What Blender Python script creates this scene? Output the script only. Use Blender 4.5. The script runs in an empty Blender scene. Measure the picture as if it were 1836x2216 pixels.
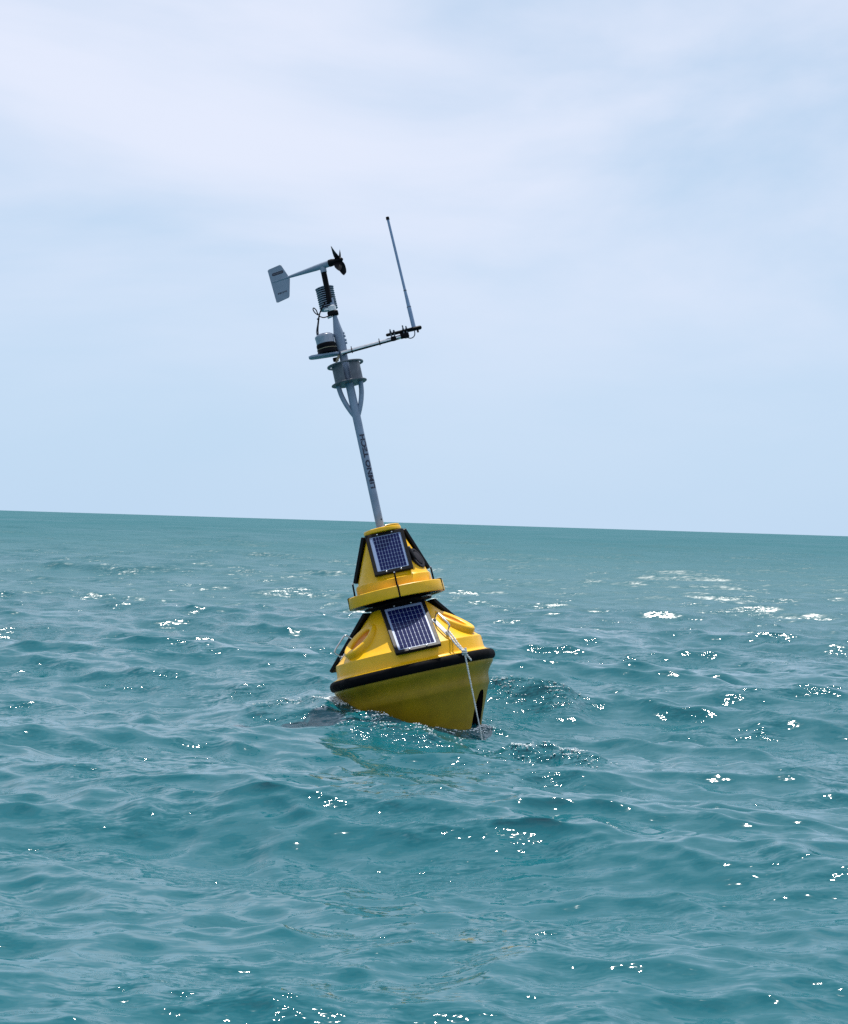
import bpy, bmesh, math, random
import numpy as np
from mathutils import Vector, Matrix

random.seed(7)
rad = math.radians
sc = bpy.context.scene
col = sc.collection

# ---------------------------------------------------------------- camera
F_PX, IMG_H = 3640.0, 2216.0
CAM_H = 1.15
ROLL, PITCH = rad(1.75), math.atan(24.0 / F_PX)
fwd = Vector((0, math.cos(PITCH), math.sin(PITCH)))
up0 = Vector((0, -math.sin(PITCH), math.cos(PITCH)))
right0 = Vector((1, 0, 0))
c_right = right0 * math.cos(ROLL) + up0 * math.sin(ROLL)
c_up = up0 * math.cos(ROLL) - right0 * math.sin(ROLL)
cam_d = bpy.data.cameras.new("camera")
cam_d.sensor_fit = 'VERTICAL'
cam_d.sensor_height = 24.0
cam_d.lens = 24.0 * F_PX / IMG_H
cam_d.clip_start = 0.05
cam_d.clip_end = 20000
cam = bpy.data.objects.new("camera", cam_d)
col.objects.link(cam)
m = Matrix((c_right, c_up, -fwd)).transposed().to_4x4()
m.translation = Vector((0, 0, CAM_H))
cam.matrix_world = m
sc.camera = cam

# ---------------------------------------------------------------- sky and sun
SUN_EL, SUN_AZ = rad(71.5), rad(3)          # azimuth measured from +Y towards +X
world = bpy.data.worlds.new("World")
sc.world = world
world.use_nodes = True
wt = world.node_tree
wt.nodes.clear()
def N(t, typ, **kw):
    n = t.nodes.new(typ)
    for k, v in kw.items():
        setattr(n, k, v)
    return n
w_out = N(wt, 'ShaderNodeOutputWorld')
w_bg = N(wt, 'ShaderNodeBackground')
w_sky = N(wt, 'ShaderNodeTexSky', sky_type='NISHITA', sun_disc=False)
w_sky.sun_elevation = SUN_EL
w_sky.sun_rotation = SUN_AZ
w_sky.altitude = 0
w_sky.air_density = 1.0
w_sky.dust_density = 0.6
w_sky.ozone_density = 2.0
w_tc = N(wt, 'ShaderNodeTexCoord')
w_map = N(wt, 'ShaderNodeMapping')
w_map.inputs['Scale'].default_value = (-1.6, 1.6, 4.5)
w_map.inputs['Rotation'].default_value = (0.1, 0.22, 0.4)
w_noise = N(wt, 'ShaderNodeTexNoise')
w_noise.inputs['Scale'].default_value = 1.5
w_noise.inputs['Detail'].default_value = 6
w_noise.inputs['Roughness'].default_value = 0.52
w_noise.inputs['Distortion'].default_value = 0.4
w_sep = N(wt, 'ShaderNodeSeparateXYZ')
wt.links.new(w_tc.outputs['Generated'], w_sep.inputs[0])
def w_range(src, a, b, c, d, smooth=False):
    n = N(wt, 'ShaderNodeMapRange')
    if smooth: n.interpolation_type = 'SMOOTHSTEP'
    for nm, v in (('From Min', a), ('From Max', b), ('To Min', c), ('To Max', d)):
        n.inputs[nm].default_value = v
    wt.links.new(src, n.inputs['Value'])
    return n.outputs[0]
# summer haze: thick at the horizon, thin overhead
w_hz = N(wt, 'ShaderNodeMix', data_type='RGBA')
w_hz.inputs[7].default_value = (5.25, 7.05, 9.15, 1)
wt.links.new(w_range(w_sep.outputs['Z'], 0.0, 0.85, 0.94, 0.42), w_hz.inputs[0])
wt.links.new(w_sky.outputs[0], w_hz.inputs[6])
# thin high cloud
w_mul = N(wt, 'ShaderNodeMath', operation='MULTIPLY')
wt.links.new(w_range(w_noise.outputs['Fac'], 0.28, 0.68, 0.0, 0.85, True), w_mul.inputs[0])
wt.links.new(w_range(w_sep.outputs['Z'], 0.0, 0.22, 0.12, 1.0, True), w_mul.inputs[1])
w_mix = N(wt, 'ShaderNodeMix', data_type='RGBA')
w_mix.inputs[7].default_value = (8.2, 8.6, 10.0, 1)
wt.links.new(w_tc.outputs['Generated'], w_map.inputs['Vector'])
wt.links.new(w_map.outputs[0], w_noise.inputs['Vector'])
wt.links.new(w_mul.outputs[0], w_mix.inputs[0])
wt.links.new(w_hz.outputs[2], w_mix.inputs[6])
wt.links.new(w_mix.outputs[2], w_bg.inputs[0])
w_bg.inputs[1].default_value = 0.085
wt.links.new(w_bg.outputs[0], w_out.inputs[0])

sun_d = bpy.data.lights.new("sun", 'SUN')
sun_d.energy = 5.0
sun_d.angle = rad(0.53)
sun_d.color = (1.0, 0.96, 0.89)
sun = bpy.data.objects.new("sun", sun_d)
col.objects.link(sun)
s_dir = Vector((math.sin(SUN_AZ) * math.cos(SUN_EL), math.cos(SUN_AZ) * math.cos(SUN_EL), math.sin(SUN_EL)))
sun.rotation_euler = s_dir.to_track_quat('Z', 'Y').to_euler()
sun.location = s_dir * 30

sc.cycles.use_denoising = False
sc.cycles.sample_clamp_indirect = 3.0
sc.cycles.caustics_reflective = False
sc.cycles.caustics_refractive = False
sc.view_settings.view_transform = 'Standard'
sc.view_settings.look = 'None'
sc.view_settings.exposure = 0.25
sc.view_settings.gamma = 1.0
sc.view_settings.use_curve_mapping = False

# ---------------------------------------------------------------- materials
def mat(name, color, rough=0.5, metal=0.0, spec=0.5, coat=0.0, var=0.0, var_scale=12.0, bump=0.0, bump_scale=60.0):
    mt = bpy.data.materials.new(name)
    mt.use_nodes = True
    t = mt.node_tree
    b = t.nodes['Principled BSDF']
    b.inputs['Base Color'].default_value = (*color, 1)
    b.inputs['Roughness'].default_value = rough
    b.inputs['Metallic'].default_value = metal
    b.inputs['Specular IOR Level'].default_value = spec
    b.inputs['Coat Weight'].default_value = coat
    b.inputs['Coat Roughness'].default_value = 0.12
    if var or bump:
        tc = N(t, 'ShaderNodeTexCoord')
    if var:
        nz = N(t, 'ShaderNodeTexNoise')
        nz.inputs['Scale'].default_value = var_scale
        nz.inputs['Detail'].default_value = 7
        nz.inputs['Roughness'].default_value = 0.65
        t.links.new(tc.outputs['Object'], nz.inputs['Vector'])
        mr = N(t, 'ShaderNodeMapRange')
        mr.inputs['From Min'].default_value = 0.3
        mr.inputs['From Max'].default_value = 0.7
        mr.inputs['To Min'].default_value = 1 - var
        mr.inputs['To Max'].default_value = 1 + var * 0.4
        t.links.new(nz.outputs['Fac'], mr.inputs['Value'])
        mx = N(t, 'ShaderNodeMix', data_type='RGBA', blend_type='MULTIPLY')
        mx.inputs[0].default_value = 1.0
        mx.inputs[6].default_value = (*color, 1)
        t.links.new(mr.outputs[0], mx.inputs[7])
        t.links.new(mx.outputs[2], b.inputs['Base Color'])
        rr = N(t, 'ShaderNodeMapRange')
        rr.inputs['From Min'].default_value = 0.3
        rr.inputs['From Max'].default_value = 0.7
        rr.inputs['To Min'].default_value = min(1, rough * 1.35)
        rr.inputs['To Max'].default_value = rough * 0.85
        t.links.new(nz.outputs['Fac'], rr.inputs['Value'])
        t.links.new(rr.outputs[0], b.inputs['Roughness'])
    if bump:
        bn = N(t, 'ShaderNodeTexNoise')
        bn.inputs['Scale'].default_value = bump_scale
        bn.inputs['Detail'].default_value = 4
        t.links.new(tc.outputs['Object'], bn.inputs['Vector'])
        bp = N(t, 'ShaderNodeBump')
        bp.inputs['Strength'].default_value = bump
        bp.inputs['Distance'].default_value = 0.003
        t.links.new(bn.outputs['Fac'], bp.inputs['Height'])
        t.links.new(bp.outputs[0], b.inputs['Normal'])
    return mt

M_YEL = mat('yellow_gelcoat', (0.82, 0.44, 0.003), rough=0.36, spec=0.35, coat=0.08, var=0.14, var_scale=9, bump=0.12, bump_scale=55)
M_YEL2 = mat('yellow_gelcoat_shaded', (0.34, 0.21, 0.004), rough=0.42, spec=0.3, coat=0.05, var=0.28, var_scale=7, bump=0.15, bump_scale=50)  # hull's darker copy of the yellow; underside shade put into the colour
M_BLACK = mat('black_rubber', (0.005, 0.005, 0.006), rough=0.65, spec=0.04, var=0.3, var_scale=20, bump=0.2)
M_FRAME = mat('black_anodised_frame', (0.006, 0.006, 0.008), rough=0.36, spec=0.15, var=0.25, var_scale=30)
M_GREY = mat('grey_painted_metal', (0.21, 0.27, 0.37), rough=0.42, metal=0.0, var=0.2, var_scale=16)
M_GREY2 = mat('dark_grey_metal', (0.10, 0.115, 0.14), rough=0.45, metal=0.2, var=0.25, var_scale=22)
M_STEEL = mat('stainless_steel', (0.62, 0.63, 0.65), rough=0.24, metal=1.0, var=0.2, var_scale=30)
M_LIGHT = mat('white_painted_metal', (0.66, 0.67, 0.69), rough=0.4, var=0.1, var_scale=30)
M_WHITE = mat('pale_grey_plastic', (0.21, 0.26, 0.34), rough=0.45, var=0.12, var_scale=20)
M_DARK = mat('black_plastic', (0.004, 0.004, 0.006), rough=0.5, spec=0.07)
M_PLUG = mat('dark_purple_grey_plug', (0.014, 0.012, 0.017), rough=0.6, spec=0.2, var=0.3, var_scale=30)
M_BACK = mat('pale_backsheet', (0.22, 0.29, 0.45), rough=0.3)
M_CELL = mat('blue_silicon_cell', (0.005, 0.009, 0.070), rough=0.12, spec=0.22, var=0.4, var_scale=70)
M_ROPE = mat('white_rope_fibre', (0.66, 0.66, 0.64), rough=0.9, var=0.3, var_scale=120, bump=0.6, bump_scale=300)
M_LENS = mat('grey_lantern_lens', (0.30, 0.32, 0.40), rough=0.15, coat=0.7, var=0.2, var_scale=40)
M_INK = mat('navy_lettering', (0.010, 0.012, 0.035), rough=0.5)
M_ANT = mat('blue_grey_fibreglass', (0.20, 0.29, 0.44), rough=0.4, var=0.15, var_scale=15)
M_ORANGE = mat('orange_recess_floor', (0.66, 0.19, 0.004), rough=0.45, spec=0.3, var=0.15, var_scale=20)
M_BROWN = mat('tan_gasket', (0.30, 0.23, 0.15), rough=0.6)

# ---------------------------------------------------------------- mesh helpers
def link_mesh(name, me, material=None, parent=None, smooth=40):
    if material is not None and len(me.materials) == 0:
        me.materials.append(material)
    if smooth:
        me.polygons.foreach_set('use_smooth', [True] * len(me.polygons))
        me.set_sharp_from_angle(angle=rad(smooth))
    o = bpy.data.objects.new(name, me)
    col.objects.link(o)
    if parent is not None:
        o.parent = parent
    return o

class MB:
    """collects verts / faces of ONE piece"""
    def __init__(s):
        s.v, s.f = [], []
    def add(s, vs, fs):
        b = len(s.v)
        s.v += [tuple(v) for v in vs]
        s.f += [tuple(i + b for i in f) for f in fs]
        return s
    def rings(s, rings, closed=True, cap0=False, cap1=False):
        n = len(rings[0])
        vs = [v for r in rings for v in r]
        fs = []
        for i in range(len(rings) - 1):
            for j in range(n if closed else n - 1):
                k = (j + 1) % n
                fs.append((i * n + j, i * n + k, (i + 1) * n + k, (i + 1) * n + j))
        if cap0:
            fs.append(tuple(range(n - 1, -1, -1)))
        if cap1:
            fs.append(tuple((len(rings) - 1) * n + j for j in range(n)))
        return s.add(vs, fs)
    def lathe(s, prof, n=64, c=(0, 0, 0), cap0=False, cap1=False):
        R = [[(c[0] + r * math.cos(2 * math.pi * j / n), c[1] + r * math.sin(2 * math.pi * j / n), c[2] + z) for j in range(n)] for r, z in prof]
        return s.rings(R, True, cap0, cap1)
    def tube(s, pts, r, n=10, caps=True):
        pts = [Vector(p) for p in pts]
        rs = r if isinstance(r, (list, tuple)) else [r] * len(pts)
        R = []
        prev = None
        for i, p in enumerate(pts):
            d = (pts[min(i + 1, len(pts) - 1)] - pts[max(i - 1, 0)]).normalized()
            if prev is None:
                a = Vector((0, 0, 1)) if abs(d.z) < 0.9 else Vector((1, 0, 0))
                e1 = d.cross(a).normalized()
            else:
                e1 = (prev - d * prev.dot(d)).normalized()
            prev = e1
            e2 = d.cross(e1)
            R.append([p + (e1 * math.cos(2 * math.pi * j / n) + e2 * math.sin(2 * math.pi * j / n)) * rs[i] for j in range(n)])
        return s.rings(R, True, caps, caps)
    def box(s, c, size, M=None, bev=0.0):
        x, y, z = [q / 2 for q in size]
        M = M or Matrix.Identity(3)
        c = Vector(c)
        if bev <= 0:
            vs = [c + M @ Vector((sx * x, sy * y, sz * z)) for sx in (-1, 1) for sy in (-1, 1) for sz in (-1, 1)]
            return s.add(vs, [(0, 1, 3, 2), (4, 6, 7, 5), (0, 4, 5, 1), (2, 3, 7, 6), (0, 2, 6, 4), (1, 5, 7, 3)])
        b = bev
        R = []
        for zz, ins in ((-z, b), (-z + b, 0), (z - b, 0), (z, b)):
            X, Y = x - ins, y - ins
            R.append([c + M @ Vector(q) for q in ((X - b, -Y, zz), (X, -Y + b, zz), (X, Y - b, zz), (X - b, Y, zz), (-X + b, Y, zz), (-X, Y - b, zz), (-X, -Y + b, zz), (-X + b, -Y, zz))])
        return s.rings(R, True, True, True)
    def mesh(s, name):
        me = bpy.data.meshes.new(name)
        me.from_pydata(s.v, [], s.f)
        bm = bmesh.new()
        bm.from_mesh(me)
        bmesh.ops.recalc_face_normals(bm, faces=bm.faces)
        bm.to_mesh(me)
        bm.free()
        return me
    def build(s, name, material, parent=None, smooth=40):
        return link_mesh(name, s.mesh(name), material, parent, smooth)

def spline(pts, n=8):
    P = [Vector(p) for p in pts]
    out = []
    for i in range(len(P) - 1):
        p0, p1, p2, p3 = P[max(i - 1, 0)], P[i], P[i + 1], P[min(i + 2, len(P) - 1)]
        for k in range(n):
            t = k / n
            out.append(0.5 * ((2 * p1) + (p2 - p0) * t + (2 * p0 - 5 * p1 + 4 * p2 - p3) * t * t + (3 * p1 - p0 - 3 * p2 + p3) * t ** 3))
    out.append(P[-1])
    return out

def az_d(a): return Vector((math.sin(a), -math.cos(a), 0))
def az_t(a): return Vector((math.cos(a), math.sin(a), 0))

# ---------------------------------------------------------------- buoy pose (a leaning float on the swell)
LEAN = rad(6.5)                             # lean away from the viewer
ax_img = (c_right * -0.215 + c_up * 0.977).normalized()
B_Z = (ax_img * math.cos(LEAN) + fwd * math.sin(LEAN)).normalized()
B_X = (c_right * 0.977 + c_up * 0.215)
B_X = (B_X - B_Z * B_X.dot(B_Z)).normalized()
B_Y = B_Z.cross(B_X)
DIST = 10.0
B_POS = Vector((0, 0, CAM_H)) + fwd * DIST + c_right * (-21.6 / F_PX * DIST) + c_up * (-347.0 / F_PX * DIST)
B_M = Matrix((B_X, B_Y, B_Z)).transposed().to_4x4()
B_M.translation = B_POS

# ---------------------------------------------------------------- water
def build_water():
    rng = np.random.default_rng(11)
    # polar sheet whose cells grow with distance, all round, reaching the horizon
    rs = [0.6]
    while rs[-1] < 9000:
        r = rs[-1]
        if r < 3.0: st = 0.06
        elif r < 60: st = min(max(0.0009 * r * r, 0.010), 0.0036 * r)
        elif r < 300: st = 0.0040 * r
        else: st = 0.012 * r
        rs.append(r + st)
    rs = np.array(rs)
    dr = np.gradient(rs)
    th = np.concatenate([np.linspace(-180, -40, 40)[:-1], np.linspace(-40, -17.5, 70)[:-1], np.linspace(-17.5, 17.5, 640), np.linspace(17.5, 40, 70)[1:], np.linspace(40, 180, 40)[1:]])
    th = np.radians(th)
    dth = np.gradient(th)
    Rg, Tg = np.meshgrid(rs, th, indexing='ij')
    x = (Rg * np.sin(Tg)).ravel()
    y = (Rg * np.cos(Tg)).ravel()
    spac = np.maximum(np.repeat(dr[:, None], len(th), 1), np.minimum(Rg * dth[None, :], 1e9)).ravel()
    nW = 240
    lam = np.exp(rng.uniform(np.log(0.07), np.log(8.0), nW))
    lam.sort()
    mean = rad(-108)                       # travel direction: towards the viewer, a little to the left
    spread = np.where(lam > 1.6, 0.30, np.where(lam > 0.4, 0.40, 0.62))
    ang = mean + rng.normal(0, 1, nW) * spread
    k = 2 * np.pi / lam
    # steepness per component, falling off at both ends
    st = 0.0270 * np.exp(-(np.log(lam / 0.50) / 0.70) ** 2) + np.where(lam < 0.35, 0.0225, np.where((lam > 1.1) & (lam < 5), 0.0165, 0.0120))
    a = st / k * rng.uniform(0.6, 1.4, nW)
    ph = rng.uniform(0, 2 * np.pi, nW)
    z = np.zeros_like(x); dx = np.zeros_like(x); dy = np.zeros_like(x); lost = np.zeros_like(x)
    bx, by = B_POS.x, B_POS.y
    rb2 = (x - bx) ** 2 + (y - by) ** 2
    calm = 1 - 0.7 * np.exp(-rb2 / 0.95 ** 2)
    for i in range(nW):
        w = np.clip((lam[i] / spac - 2.2) / 2.5, 0, 1)
        lost += (1 - w) * st[i] ** 2 * 0.5
        sel = w > 0
        if not sel.any():
            continue
        if lam[i] > 0.6:
            w = w * (calm if lam[i] > 0.6 else 1)
        cx, cy = math.cos(ang[i]), math.sin(ang[i])
        arg = (k[i] * (cx * x[sel] + cy * y[sel]) + ph[i])
        sn, cs = np.sin(arg), np.cos(arg)
        aw = a[i] * w[sel]
        z[sel] += aw * cs
        q = 1.0
        dx[sel] -= q * aw * cx * sn
        dy[sel] -= q * aw * cy * sn
    # the swell that lifts the float: high at its left, low at its right
    g = np.exp(-rb2 / 1.0 ** 2)
    z += (-0.20 * (x - bx) + 0.075) * g
    # short breaking ripples shed by the float, beside and in front of it
    def ridge(p0, p1, h, w, lam_r, amp, seed):
        rg = np.random.default_rng(seed)
        p0, p1 = np.array(p0), np.array(p1)
        d = p1 - p0
        Ln = np.hypot(*d)
        d = d / Ln
        nn = np.array([-d[1], d[0]])
        s_ = (x - p0[0]) * d[0] + (y - p0[1]) * d[1]
        e_ = (x - p0[0]) * nn[0] + (y - p0[1]) * nn[1]
        e_ = e_ + 0.05 * np.sin(s_ * 5.0 + seed) + 0.02 * np.sin(s_ * 13.0)
        inside = (s_ > 0) & (s_ < Ln)
        tp = np.clip(s_ / Ln / 0.25, 0, 1) * np.clip((1 - s_ / Ln) / 0.35, 0, 1)
        tp = tp * tp * (3 - 2 * tp)
        out = h * np.exp(-(e_ / w) ** 2) * tp
        env = np.exp(-(e_ / (w * 1.5)) ** 2) * tp
        stir[:] = np.maximum(stir, env)
        for _ in range(9):
            l_ = lam_r * np.exp(rg.normal(0, 0.35))
            a_ = rad(-90) + rg.normal(0, 0.6)
            out += env * amp * (l_ / lam_r) * np.cos(2 * np.pi / l_ * (math.cos(a_) * x + math.sin(a_) * y) + rg.uniform(0, 6.3))
        return out
    stir = np.zeros_like(x)
    z += ridge((0.28, 11.35), (1.10, 10.35), 0.110, 0.14, 0.14, 0.0050, 1)
    z += ridge((0.32, 8.95), (1.12, 8.55), 0.085, 0.12, 0.11, 0.0042, 2)
    z += ridge((-0.55, 9.55), (0.42, 9.10), 0.035, 0.14, 0.11, 0.0036, 3)
    z += ridge((-1.05, 9.75), (-0.42, 9.90), 0.020, 0.16, 0.10, 0.0028, 4)
    glint_env = stir.copy()
    stir = np.maximum(stir, 0.8 * np.exp(-((np.sqrt(rb2) - 0.42) / 0.16) ** 2))
    P = np.stack([x + dx, y + dy, z], 1)
    near = rb2 < 0.9 ** 2
    global WATER_NEAR
    WATER_NEAR = P[near]
    global WATER_GLINT
    glint_sel = glint_env > 0.25
    WATER_GLINT = (P[glint_sel], glint_env[glint_sel])
    nr, nt = Rg.shape
    i = np.arange(nr - 1)[:, None] * nt
    j = np.arange(nt - 1)[None, :]
    q = np.stack([i + j, i + j + 1, i + nt + j + 1, i + nt + j], -1).reshape(-1, 4)[:, ::-1]
    me = bpy.data.meshes.new('water')
    me.vertices.add(len(P))
    me.vertices.foreach_set('co', P.astype(np.float32).ravel())
    me.loops.add(q.size)
    me.loops.foreach_set('vertex_index', q.astype(np.int32).ravel())
    me.polygons.add(len(q))
    me.polygons.foreach_set('loop_start', (np.arange(len(q)) * 4).astype(np.int32))
    me.polygons.foreach_set('use_smooth', np.ones(len(q), bool))
    me.update(calc_edges=True)
    at = me.attributes.new('chop', 'FLOAT', 'POINT')
    at.data.foreach_set('value', np.sqrt(lost).astype(np.float32))
    at2 = me.attributes.new('stir', 'FLOAT', 'POINT')
    at2.data.foreach_set('value', stir.astype(np.float32))
    return me

def water_material():
    mt = bpy.data.materials.new('lake_water')
    mt.use_nodes = True
    t = mt.node_tree
    b = t.nodes['Principled BSDF']
    b.inputs['Base Color'].default_value = (0.004, 0.088, 0.110, 1)
    b.inputs['Roughness'].default_value = 0.06
    b.inputs['IOR'].default_value = 1.48
    b.subsurface_method = 'RANDOM_WALK'
    b.inputs['Subsurface Weight'].default_value = 0.0
    b.inputs['Subsurface Radius'].default_value = (0.12, 0.45, 0.40)
    b.inputs['Subsurface Scale'].default_value = 2.0
    geo = N(t, 'ShaderNodeNewGeometry')
    def vmath(op, a=None, c=None, scale=None):
        n = N(t, 'ShaderNodeVectorMath', operation=op)
        for idx, q in ((0, a), (1, c)):
            if q is None: continue
            if hasattr(q, 'is_linked') or hasattr(q, 'links'):
                t.links.new(q, n.inputs[idx])
            else:
                n.inputs[idx].default_value = q
        if scale is not None:
            if hasattr(scale, 'links'):
                t.links.new(scale, n.inputs['Scale'])
            else:
                n.inputs['Scale'].default_value = scale
        return n.outputs[0]
    def fmath(op, a, c=None, clamp=False):
        n = N(t, 'ShaderNodeMath', operation=op, use_clamp=clamp)
        for idx, q in ((0, a), (1, c)):
            if q is None: continue
            if hasattr(q, 'links'):
                t.links.new(q, n.inputs[idx])
            else:
                n.inputs[idx].default_value = q
        return n.outputs[0]
    pos = geo.outputs['Position']
    def noise(scale_vec, detail, rough, dist=0.0, rot=0.0, off=(0, 0, 0)):
        mp = N(t, 'ShaderNodeMapping')
        mp.inputs['Scale'].default_value = scale_vec
        mp.inputs['Rotation'].default_value = (0, 0, rot)
        mp.inputs['Location'].default_value = off
        t.links.new(pos, mp.inputs['Vector'])
        nz = N(t, 'ShaderNodeTexNoise')
        nz.inputs['Scale'].default_value = 1.0
        nz.inputs['Detail'].default_value = detail
        nz.inputs['Roughness'].default_value = rough
        nz.inputs['Distortion'].default_value = dist
        t.links.new(mp.outputs[0], nz.inputs['Vector'])
        return nz
    # cat's-paw patches where the breeze roughens the surface
    patch = noise((1.1, 1.7, 1), 4, 0.6)
    pm = N(t, 'ShaderNodeMapRange')
    pm.inputs['From Min'].default_value = 0.48
    pm.inputs['From Max'].default_value = 0.74
    pm.inputs['To Min'].default_value = 0.34
    pm.inputs['To Max'].default_value = 3.2
    t.links.new(patch.outputs['Fac'], pm.inputs['Value'])
    def slope(nz, s):
        v = vmath('SUBTRACT', nz.outputs['Color'], (0.5, 0.5, 0.5))
        v = vmath('MULTIPLY', v, (1, 1, 0))
        return vmath('SCALE', v, scale=s)
    att = N(t, 'ShaderNodeAttribute', attribute_name='chop')
    ats = N(t, 'ShaderNodeAttribute', attribute_name='stir')
    rip = fmath('ADD', pm.outputs[0], fmath('MULTIPLY', ats.outputs['Fac'], 3.3))
    fine = slope(noise((8, 28, 20), 2, 0.5, 0.3, rot=0.22), fmath('MULTIPLY', rip, 0.85))
    mid = slope(noise((2.2, 10, 6), 4, 0.55, 0.2, rot=0.24, off=(3, 1, 0)), 0.36)
    gust = noise((0.045, 0.022, 1), 3, 0.55, off=(2, 4, 0))
    gm = N(t, 'ShaderNodeMapRange')
    for nm, v in (('From Min', 0.35), ('From Max', 0.65), ('To Min', 0.84), ('To Max', 1.2)):
        gm.inputs[nm].default_value = v
    t.links.new(gust.outputs['Fac'], gm.inputs['Value'])
    chop = fmath('MULTIPLY', att.outputs['Fac'], gm.outputs[0])
    farc = slope(noise((0.9, 2.2, 2), 5, 0.62, 0.1, rot=0.15, off=(7, 5, 0)), fmath('MULTIPLY', chop, 2.0))
    nearc = slope(noise((5, 13, 8), 3, 0.6, 0.2, rot=0.18, off=(4, 2, 0)), fmath('MULTIPLY', chop, 4.0))
    rg = fmath('POWER', fmath('MULTIPLY', fmath('MAXIMUM', fmath('SUBTRACT', chop, 0.14), 0.0), 2.2), 0.5)
    t.links.new(fmath('MAXIMUM', rg, 0.045), b.inputs['Roughness'])
    # unresolved steep wavelets hide one another's mirror-like backs: less sky is seen in them
    sl_ = N(t, 'ShaderNodeMapRange')
    for nm, v in (('From Min', 0.15), ('From Max', 0.27), ('To Min', 0.5), ('To Max', 0.13)):
        sl_.inputs[nm].default_value = v
    t.links.new(att.outputs['Fac'], sl_.inputs['Value'])
    t.links.new(sl_.outputs[0], b.inputs['Specular IOR Level'])
    cap = slope(noise((30, 85, 60), 1, 0.5, 0.4, rot=0.3, off=(1, 9, 0)), fmath('MULTIPLY', rip, 0.60))
    tot = vmath('ADD', vmath('ADD', vmath('ADD', fine, cap), mid), vmath('ADD', farc, nearc))
    nrm = vmath('NORMALIZE', vmath('ADD', geo.outputs['Normal'], tot))
    t.links.new(nrm, b.inputs['Normal'])
    return mt

water = link_mesh('water', build_water(), water_material(), None, smooth=0)
water['kind'] = 'structure'

# ---------------------------------------------------------------- the buoy
buoy = bpy.data.objects.new('data_buoy', None)
buoy.empty_display_size = 0.3
col.objects.link(buoy)
buoy.matrix_world = B_M
buoy['label'] = 'yellow conical weather buoy with solar panels and tall grey instrument mast, leaning left in waves'
buoy['category'] = 'buoy'

YAW = rad(6.5)
YAW_L = rad(8.8)                            # lower section sits turned a little farther
AX = -0.006                                 # all local pieces are turned about this x
CX = (AX, 0, 0)
def loc(a, r, z):
    d = az_d(a) * r
    return Vector((d.x + AX, d.y, z))

# --- lower hull with an arched instrument well
hull_prof = [(0.02, -0.90), (0.13, -0.90), (0.15, -0.86), (0.315, -0.425), (0.36, -0.31), (0.405, -0.205), (0.421, -0.168), (0.428, -0.158), (0.433, -0.145),
             (0.434, -0.12), (0.437, -0.095), (0.446, -0.075), (0.463, -0.052), (0.478, -0.034), (0.482, -0.022), (0.482, 0.03), (0.02, 0.03)]
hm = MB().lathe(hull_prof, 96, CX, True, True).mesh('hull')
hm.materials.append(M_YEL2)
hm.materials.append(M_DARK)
cut = MB()
A_W = YAW_L + rad(57)
pts2 = [(-0.072, -0.75), (0.072, -0.75)] + [(0.066 * math.cos(u) ** 0.75 if math.cos(u) > 0 else -0.066 * (-math.cos(u)) ** 0.75, -0.43 + 0.245 * math.sin(u) ** 1.0) for u in [math.pi * i / 24 for i in range(25)]]
cr = []
for rr in (0.16, 0.62):
    cr.append([Vector((AX, 0, 0)) + az_d(A_W) * rr + az_t(A_W) * p[0] + Vector((0, 0, p[1])) for p in pts2])
cm = cut.rings(cr, True, True, True).mesh('well_cutter')
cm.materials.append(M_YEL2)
cm.materials.append(M_DARK)
for p in cm.polygons:
    p.material_index = 1
cobj = bpy.data.objects.new('well_cutter', cm)
hobj = bpy.data.objects.new('hull', hm)
col.objects.link(cobj)
col.objects.link(hobj)
bo = hobj.modifiers.new('b', 'BOOLEAN')
bo.object = cobj
bo.operation = 'DIFFERENCE'
bo.solver = 'EXACT'
dg = bpy.context.evaluated_depsgraph_get()
new_hm = bpy.data.meshes.new_from_object(hobj.evaluated_get(dg))
bpy.data.objects.remove(hobj)
bpy.data.objects.remove(cobj)
new_hm.name = 'hull'
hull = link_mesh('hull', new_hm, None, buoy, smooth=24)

# --- rubber rim
MB().lathe([(0.470, 0.0405), (0.484, 0.041), (0.495, 0.033), (0.501, 0.020), (0.502, 0.006), (0.499, -0.006), (0.492, -0.0145), (0.4825, -0.0175), (0.470, -0.0165)], 120, CX).build('bumper_rim', M_BLACK, buoy, 30)

# --- deck: flared flange, coaming and cone
deck_prof = [(0.476, 0.039), (0.476, 0.0445), (0.466, 0.0465), (0.456, 0.050), (0.449, 0.057), (0.4455, 0.066), (0.442, 0.124), (0.4395, 0.131), (0.434, 0.136), (0.428, 0.139),
             (0.400, 0.165), (0.162, 0.404), (0.157, 0.412), (0.150, 0.430)]
def cone_r(z):
    return 0.400 + (0.165 - z) * (0.400 - 0.162) / (0.404 - 0.165)

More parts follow.
